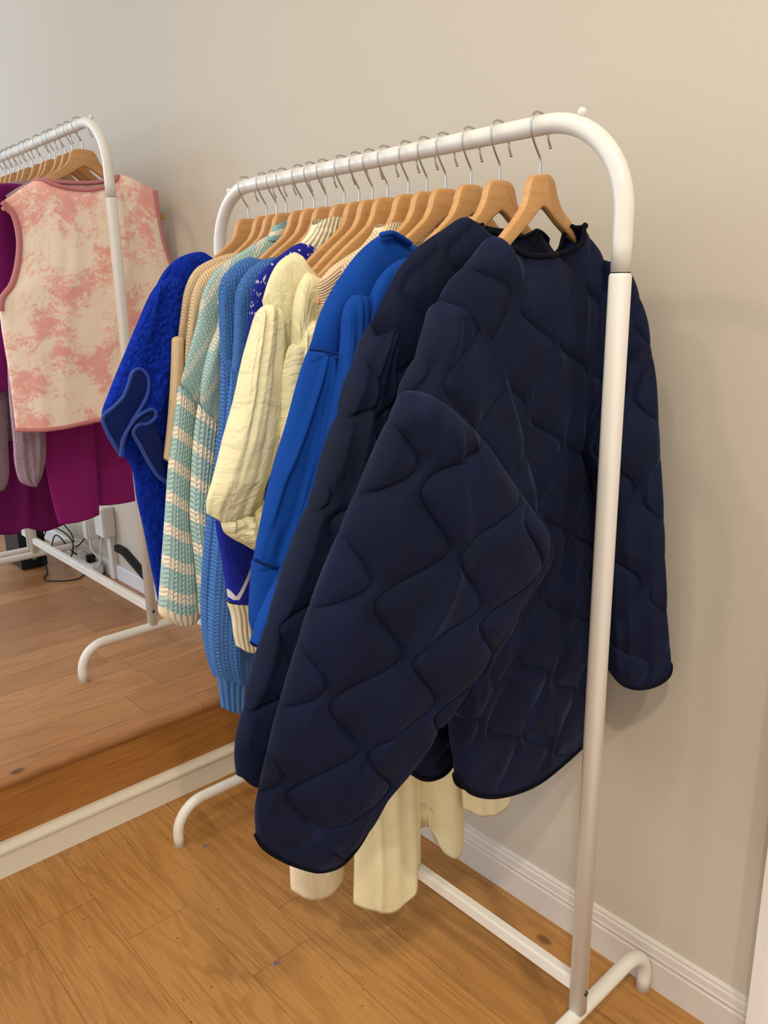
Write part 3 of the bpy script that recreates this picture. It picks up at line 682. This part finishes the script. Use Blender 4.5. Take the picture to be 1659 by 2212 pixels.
whitec = ribknit('cream_cuff', (228, 212, 182), .0115, True, .003)
G4 = garment('sweater', .72, 'mint and cream striped sweater, the left one, with a raised ribbed collar', 'sweater', GF)
pm = pl(.713)
piece('body', mintb, parent=G4, plane=pm, th=.016, nu=60, nv=110, T=[(390, 826), (408, 760), (428, 690), (440, 630), (460, 592), (500, 558), (545, 530), (586, 506), (640, 505), (700, 560)], L=[(390, 826), (420, 900), (430, 1200)], R=[(700, 560), (690, 900), (640, 1200)], tz=.08)
piece('collar', mintn, parent=G4, plane=pl(.712), th=[.018, .020, .018], nu=50, nv=40, p=2.5, closed_top=False, T=[(594, 487), (604, 479), (620, 479), (641, 488), (664, 490)], L=[(594, 487), (585, 505), (570, 520)], R=[(664, 490), (664, 510), (668, 530)])
piece('left_sleeve', mints, parent=G4, plane=pl(.712), th=[.012, .018, .020, .024, .026], nu=60, nv=150, p=2.5, T=[(385, 830), (400, 842), (425, 868)], L=[(385, 830), (378, 900), (366, 1000), (360, 1090), (353, 1190), (347, 1270), (344, 1310)], R=[(425, 868), (418, 960), (413, 1050), (412, 1110), (420, 1200), (428, 1280), (432, 1312)], B=[(344, 1310), (385, 1322), (432, 1312)], tz=.04, inset=False)
piece('cuff', whitec, parent=G4, plane=pl(.712), th=[.026, .022], nu=50, nv=20, p=2.5, closed_top=False, T=[(343, 1308), (385, 1320), (433, 1310)], L=[(343, 1308), (345, 1326), (360, 1341)], R=[(433, 1310), (432, 1325), (424, 1338)], B=[(360, 1341), (385, 1346), (424, 1338)])
G5 = garment('sweater', .69, 'mint and cream striped sweater, the right one, with slanting stripes next to the blue knit', 'sweater', GF)
piece('body', mintb, parent=G5, plane=pl(.680), th=.016, nu=60, nv=110, uvoff=(.5, .3), T=[(432, 866), (442, 800), (458, 740), (474, 700), (484, 640), (520, 600), (620, 580)], L=[(432, 866), (440, 900), (440, 1100)], R=[(620, 580), (610, 850), (600, 1100)], tz=.06, fold=folds(73, 3, .006))
piece('left_sleeve', mints, parent=G5, plane=pl(.672), th=[.012, .018, .020, .022, .022], nu=60, nv=150, p=2.5, uvoff=(.2, .33), T=[(428, 872), (455, 900), (490, 942)], L=[(428, 872), (419, 950), (414, 1050), (413, 1110), (422, 1190), (430, 1260), (434, 1310)], R=[(490, 942), (478, 1010), (462, 1090), (455, 1180), (452, 1260), (452, 1312)], tz=.04, inset=False)
piece('cuff', whitec, parent=G5, plane=pl(.672), th=[.022, .020], nu=40, nv=16, p=2.5, closed_top=False, T=[(434, 1308), (452, 1310)], L=[(434, 1308), (436, 1330)], R=[(452, 1310), (452, 1332)])

# 2, 3 -- beige ribbed tops
beige = ribknit('beige_rib', (222, 194, 154), .0040, True, .0022); beige_s = ribknit('beige_fine_rib', (218, 188, 148), .004, True, .001)
for y, lab, dx, uvo in ((.780, 'beige ribbed knit top with a slim plain sleeve, the left of the two', 0, 0), (.745, 'beige ribbed knit top, the right of the two, tucked beside the mint sweater', 1, .3)):
    G = garment('knit_top', y, lab, 'top', GF)
    if dx == 0:
        piece('body', beige, parent=G, plane=pl(y), th=.012, nu=50, nv=100, T=[(385, 728), (392, 680), (402, 620), (420, 583), (455, 561), (490, 549), (510, 546), (640, 590)], L=[(385, 728), (392, 800), (400, 1000)], R=[(640, 590), (630, 800), (600, 1000)], tz=.06)
        piece('left_sleeve', beige_s, parent=G, plane=pl(y-.010), th=[.012, .014, .012], nu=36, nv=80, p=2.5, T=[(373, 729), (384, 726), (396, 728)], L=[(373, 729), (371, 800), (366, 880), (360, 940), (354, 990)], R=[(396, 728), (397, 800), (400, 900), (400, 1000)], B=[(354, 990), (366, 998), (400, 1000)], tz=.03)
    else:
        piece('body', beige, parent=G, plane=pl(y), th=.012, nu=50, nv=100, uvoff=(.1, .103), T=[(400, 780), (408, 700), (418, 630), (436, 592), (470, 570), (505, 556), (530, 552), (640, 590)], L=[(400, 780), (404, 840), (410, 1000)], R=[(640, 590), (630, 800), (600, 1000)], tz=.06)

# 1 -- blue fleece coat
def fleecem():
    M = Mat('cobalt_fleece', (14, 40, 150), 1.0, sheen=.5, st=(60, 90, 220), spec=.05)
    u, v, _ = M.coord(); n = M.noise(M.vec(u, v*.8), 110, 4, .6, 2.2); n2 = M.noise(M.vec(u+4, v), 340, 3, .6, 1)
    M.bump((n-.5).abs()*-1, .010, 1); M.bump(n2, .002, .8)
    M.color(M.mix(n.step(.3, .7), (12, 36, 148), (22, 60, 190))); return M.m
fleece = fleecem(); lining = cloth('blue_lining', (14, 30, 88), .7, 0, .1, 1200); bindb = Mat('blue_binding', (36, 66, 150), .7, sheen=.3).m
G1 = garment('fleece_coat', .849, 'cobalt blue teddy fleece coat at the far left end of the front rack', 'coat', GF)
def fl(seed, amp=.005):
    return lambda s, t: amp*(vnoise(s*26+seed, t*60)+.6*vnoise(s*52+seed, t*120)) + folds(seed, 3, .008)(s, t)
pf = pl(.842)
piece('body', fleece, parent=G1, plane=pf, th=[.02, .03, .03, .026, .02], nu=90, nv=190, p=2.6,
      T=[(330, 640), (352, 592), (378, 562), (415, 546), (440, 545), (458, 556), (560, 600)], L=[(330, 640), (300, 760), (270, 880), (262, 975), (284, 1010), (296, 1080), (312, 1150), (326, 1220), (342, 1292)], R=[(560, 600), (560, 900), (500, 1250), (420, 1345)], B=[(342, 1292), (372, 1335), (420, 1345)], fold=fl(81), tz=.06)
piece('left_sleeve', fleece, parent=G1, plane=pl(.818), th=[.02, .03, .032, .028], nu=90, nv=120, p=2.4,
      T=[(322, 655), (345, 610), (380, 600), (410, 620)], L=[(322, 655), (300, 700), (278, 750), (255, 803), (236, 850), (221, 895), (224, 920)], R=[(410, 620), (402, 700), (388, 780), (372, 860), (356, 925)], B=[(224, 920), (262, 955), (310, 960), (356, 925)], fold=fl(83), tz=.12)
pc = pl(.782)
multi('sleeve_lining', lining, G1, [
    dict(plane=pl(.786), th=.006, nu=30, nv=40, p=2.2, T=[(272, 860), (284, 812), (296, 798), (312, 802), (320, 830)], L=[(272, 860), (250, 880), (232, 896), (221, 905), (226, 926), (246, 952), (262, 985)], R=[(320, 830), (316, 858), (292, 900), (276, 950), (262, 985)], tz=.1, inset=False),
    dict(plane=pl(.780), th=.006, nu=30, nv=40, p=2.2, T=[(290, 915), (312, 895), (338, 886)], L=[(290, 915), (288, 935), (306, 965), (330, 1010), (352, 1040)], R=[(338, 886), (336, 905), (350, 960), (358, 1042)], tz=.1, inset=False)])
tube('cuff_binding', [P(q, pc) for q in [(262, 988), (268, 950), (282, 915), (305, 880), (320, 845), (318, 812), (302, 797), (288, 803), (278, 830), (266, 858), (245, 880), (222, 902), (230, 930), (262, 985)]], .0032, bindb, G1, 10, n=90)
tube('cuff_binding', [P(q, pl(.774)) for q in [(262, 985), (264, 955), (278, 925), (300, 898), (332, 885), (337, 898), (322, 914), (296, 920), (288, 935), (302, 962), (325, 1005), (345, 1032), (362, 1042)]], .0032, bindb, G1, 10, n=90)

# ------------------------------------------------------------------ platform rack garments
def toile():
    M = Mat('pink_toile', (232, 206, 184), .8, sheen=.1, spec=.15)
    u, v, _ = M.coord()
    big = M.noise(M.vec(u+1.3, v*1.1+.2), 8.5, 2, .5, .3); leaf = M.noise(M.vec(u, v), 120, 6, .75, .8); mid = M.noise(M.vec(u+5, v*1.4), 26, 4, .65, .6)
    k = (big-.5)*1.9+(mid-.5)*1.5+(leaf-.5)*1.5
    c = M.mix(k.step(-.10, .32)*.85, (252, 234, 212), (242, 164, 156))
    trunk = (M.noise(M.vec(u*3.2, v*.5), 12, 3, .5, 1.5)-.5).abs().lt(.012)
    c = M.mix(trunk*.12, c, (214, 150, 144)); M.color(c)
    M.bump(M.noise(M.vec(u, v*.4), 10, 2, .5, 1), .008, .5); return M.m
pinkb = cloth('pink_binding', (196, 128, 128), .9, 0, .3)
V = garment('vest', 1.63, 'pink and cream tree-print vest facing the camera on the platform rack', 'vest', GB, X2, HP)
pv = pl(1.612, -.05, 0)
o, ring = piece('body', toile(), parent=V, plane=pv, th=[.02, .028, .026, .022], nu=110, nv=130, p=3.4,
      L=[(2, 437), (24, 462), (37, 510), (36, 560), (22, 615), (0, 648), (2, 700), (18, 800), (34, 928)],
      R=[(334, 412), (338, 450), (346, 500), (356, 540), (368, 580), (360, 700), (330, 890)],
      T=[(2, 437), (30, 418), (60, 398), (82, 389), (110, 400), (150, 409), (190, 411), (226, 404), (248, 388), (262, 378), (300, 393), (334, 412)],
      Tb=[(2, 437), (30, 418), (60, 398), (82, 389), (120, 392), (160, 394), (200, 394), (226, 391), (248, 384), (262, 378), (300, 393), (334, 412)],
      B=[(34, 928), (80, 927), (130, 921), (205, 906), (330, 890)], neck=(.25, .76, .6), tz=.08, fold=folds(91, 6, .005, 1.2), maxx=.228)
binding(ring, int(.25*110), int(.76*110), V, .0055, mat=pinkb, nuu=110)
tube('armhole_binding', ring[0:66, 0][::3]+np.array([0, -.012, 0]), .0075, pinkb, V, 10, n=60)
tube('armhole_binding', ring[0:60, 110][::3]+np.array([0, -.006, 0]), .0055, pinkb, V, 10, n=60)
tube('hem_binding', ring[130][:111:4], .006, pinkb, V, 10, n=80)
piece('underlap', pinkb, parent=V, plane=pl(1.645, -.12, 0), th=.008, nu=30, nv=20, T=[(110, 912), (200, 900)], L=[(110, 912), (120, 928)], R=[(200, 900), (203, 915)], inset=False)
plum = cloth('plum_cloth', (108, 20, 88), .9, .3, .3); magenta = cloth('magenta_cloth', (138, 32, 108), .9, .25, .35)
mauve = knit('mauve_knit', (190, 158, 164), .006, .005, None, .6, .003); fuzzy = knit('fuzzy_mauve_knit', (178, 150, 164), .009, .007, None, .8, .006)
C1 = garment('cardigan', 1.698, 'dusty pink knitted cardigan directly behind the tree-print vest', 'cardigan', GB, X2, HP)
piece('body', mauve, parent=C1, plane=pl(1.70), th=.016, nu=50, nv=60, T=[(12, 422), (40, 404), (80, 386), (108, 380), (200, 400), (300, 420)], L=[(12, 422), (40, 500), (40, 860)], R=[(300, 420), (290, 600), (280, 860)], tz=.06)
C2 = garment('blouse', 1.76, 'plum purple blouse seen through the armhole side of the tree-print vest', 'blouse', GB, X2, HP)
piece('body', plum, parent=C2, plane=pl(1.76), th=.02, nu=50, nv=80, T=[(-60, 440), (-20, 400), (6, 396), (60, 400), (200, 440)], L=[(-60, 440), (-50, 600), (-40, 840)], R=[(200, 440), (190, 600), (180, 840)], B=[(-40, 840), (25, 848), (180, 840)], tz=.05, fold=folds(95, 7, .012))
S1 = garment('skirt', 1.72, 'magenta skirt with a straight front panel hanging below the tree-print vest', 'skirt', GB, X2, HP)
piece('front_panel', magenta, parent=S1, plane=pl(1.73), th=.010, nu=50, nv=60, T=[(85, 780), (200, 780)], L=[(85, 780), (92, 925), (98, 1000), (112, 1080), (127, 1133)], R=[(200, 780), (203, 920), (210, 1020), (215, 1111)], B=[(127, 1133), (170, 1126), (215, 1111)], fold=folds(97, 3, .004), tz=.03)
piece('back_panel', magenta, parent=S1, plane=pl(1.78), th=.014, nu=60, nv=60, T=[(190, 780), (300, 780)], L=[(190, 780), (200, 920), (205, 1020), (214, 1092)], R=[(300, 780), (320, 900), (330, 1000), (335, 1070)], B=[(214, 1092), (255, 1087), (290, 1080), (335, 1068)], fold=folds(99, 3, .005), tz=.03, maxx=.226)
S2 = garment('dress', 1.95, 'dark magenta long dress farthest left, behind the fuzzy cuffs', 'dress', GB, X2, HP)
piece('skirt', plum, parent=S2, plane=pl(1.95), th=.02, nu=70, nv=60, T=[(-100, 700), (150, 700)], L=[(-100, 700), (-90, 1000), (-80, 1150)], R=[(150, 700), (145, 1000), (140, 1132)], B=[(-80, 1150), (0, 1152), (28, 1150), (42, 1136), (90, 1145), (140, 1132)], fold=folds(101, 6, .014), tz=.03)
C3 = garment('cardigan', 1.82, 'fuzzy mauve mohair cardigan with gathered sleeve ends below the vest', 'cardigan', GB, X2, HP)
piece('left_sleeve', fuzzy, parent=C3, plane=pl(1.685), th=.024, nu=40, nv=60, p=2.3, T=[(15, 780), (92, 780)], L=[(15, 780), (20, 870), (28, 950), (33, 1010), (45, 1042), (60, 1049)], R=[(92, 780), (96, 900), (97, 1000), (88, 1032), (78, 1048)], fold=folds(103, 4, .01), tz=.04)
piece('body', fuzzy, parent=C3, plane=pl(1.86), th=.02, nu=50, nv=80, T=[(-40, 420), (20, 394), (60, 390), (200, 430)], L=[(-40, 420), (-30, 700), (-20, 950)], R=[(200, 430), (190, 600), (90, 950)], tz=.05)
C4 = garment('sweater', 1.80, 'fuzzy pale mauve sweater sleeve cut off by the left edge', 'sweater', GB, X2, HP)
piece('left_sleeve', fuzzy, parent=C4, plane=pl(1.80), th=.022, nu=40, nv=60, p=2.3, uvoff=(.2, .2), T=[(-60, 800), (16, 800)], L=[(-60, 800), (-55, 1000), (-40, 1060)], R=[(16, 800), (18, 960), (17, 1040), (8, 1058)], tz=.04)

who2 = ['wooden coat hanger farthest right on the platform rail, carrying the tree-print vest', 'wooden coat hanger second from the right on the platform rail, carrying the dusty pink cardigan', 'wooden coat hanger third from the right on the platform rail']
Y2S = [1.63, 1.698, 1.747, 1.822, 1.858, 1.923, 2.00, 2.046, 2.114, 2.16, 2.205, 2.25, 2.30]
for i, y in enumerate(Y2S):
    lab = who2[i] if i < 3 else ['fourth', 'fifth', 'sixth', 'seventh', 'eighth', 'ninth', 'tenth', 'eleventh', 'twelfth', 'thirteenth'][i-3]+' wooden coat hanger from the right on the platform rail'
    hg = place_hanger(X2, y, HP, math.radians(1.5*math.sin(i*1.9)), lab, 'wooden hangers on the platform rack')
    if i == 0: hg.scale = (1.16, 1, 1); hg.rotation_euler.z = math.radians(-3)

# ------------------------------------------------------------------ electrics behind the platform rack
wp = Mat('white_plastic', (222, 220, 214), .4).m
RT = empty('router', (.06, 2.72, HP), 'black router box standing on the platform behind the rack', 'router')
rb_ = box('case', (.0, 2.60, HP), (.10, 2.78, HP+.20), Mat('router_case', (26, 30, 38), .45).m, RT, .004)
pnl = box('port_panel', (.03, 2.595, HP+.01), (.085, 2.601, HP+.19), dark, RT, .001)
for k, c in enumerate([(190, 60, 50), (200, 160, 40), (200, 160, 40), (60, 150, 80), (60, 150, 80)]):
    z = HP+.165-k*.022-(.03 if k > 2 else 0); q = box('port', (.040, 2.590, z-.009), (.056, 2.596, z+.009), Mat('port_'+['red', 'yellow', 'yellow', 'green', 'green'][k], c, .5).m, RT, .001)
PS = empty('power_strip', (.15, 2.45, HP), 'white power strip lying on the platform by the wall', 'power strip')
box('case', (.165, 2.32, HP+.001), (.215, 2.62, HP+.045), wp, PS, .008)
for k in range(3):
    yy = 2.38+k*.08; box('plug', (.175, yy-.015, HP+.043), (.205, yy+.015, HP+.075), wp if k else dark, PS, .004)
TR = empty('cable_trunking', (.22, 2.25, HP), 'white vertical cable trunking with junction box on the wall', 'trunking')
box('duct', (XW-.022, 2.24, HP), (XW, 2.275, HP+.20), wp, TR, .002); box('junction_box', (XW-.05, 2.225, HP+.17), (XW, 2.305, HP+.285), wp, TR, .005)
WP = empty('wall_socket', (.22, 2.45, HP+.2), 'white wall socket with a white adaptor plugged in beside the trunking', 'socket')
box('plate', (XW-.010, 2.35, HP+.14), (XW, 2.44, HP+.24), wp, WP, .003); box('adaptor', (XW-.055, 2.37, HP+.13), (XW-.008, 2.42, HP+.22), wp, WP, .008)
BR = box('bracket_arm', (XW-.024, 1.98, HP+.12), (XW-.002, 2.21, HP+.145), dark, None, .002)
bm = bmesh.new(); bm.from_mesh(BR.data)
bmesh.ops.subdivide_edges(bm, edges=[e for e in bm.edges if abs((e.verts[0].co-e.verts[1].co).y) > .1], cuts=6)
for v in bm.verts: v.co.z -= max(0, (2.15-v.co.y))*.35
bm.to_mesh(BR.data); bm.free(); tag(BR, 'black metal bracket fixed low on the wall behind the platform rack', 'bracket')
def cable(pts, m, lab, r=.0025): tag(tube('cable', [np.array(q) for q in pts], r, m, None, 8, n=70), lab, 'cable', 'cables on the platform')
b = HP
cable([(.09, 2.59, b+.15), (.12, 2.50, b+.17), (.15, 2.44, b+.12), (.12, 2.42, b+.06), (.08, 2.46, b+.10), (.12, 2.52, b+.14), (.17, 2.48, b+.06), (.19, 2.48, b+.05)], dark, 'black cable looping between the router and the power strip')
cable([(.08, 2.59, b+.04), (.06, 2.50, b+.005), (.02, 2.42, b+.004), (.06, 2.36, b+.004), (.12, 2.34, b+.004), (.17, 2.40, b+.004)], dark, 'black cable lying on the platform boards under the crossbar')
cable([(.09, 2.60, b+.11), (.13, 2.55, b+.20), (.17, 2.50, b+.14), (.16, 2.44, b+.10), (.20, 2.40, b+.15)], dark, 'black cable arching from the router to the wall socket')
cable([(.20, 2.39, b+.15), (.19, 2.36, b+.10), (.205, 2.33, b+.06), (.19, 2.33, b+.03), (.19, 2.34, b+.02)], wp, 'white cable hanging from the adaptor to the power strip', .004)
cable([(.21, 2.29, b+.18), (.205, 2.31, b+.10), (.21, 2.34, b+.04), (.20, 2.38, b+.04)], wp, 'white cable beside the trunking', .0035)
# blue lint on the floor
for q, lab in (((444, 1828), 'blue thread of lint on the floor near the far rack foot'), ((596, 2082), 'blue thread of lint on the open floor at the bottom')):
    d = ray(*q); t = -CAM[2]/d[2]; c = CAM+t*d
    tag(tube('lint', [c+np.array([-.006, -.002, .001]), c+np.array([0, .001, .0016]), c+np.array([.007, -.003, .001])], .0011, Mat('lint_blue', (90, 110, 190), .9).m, None, 6, n=12), lab, 'lint', 'lint on the floor')
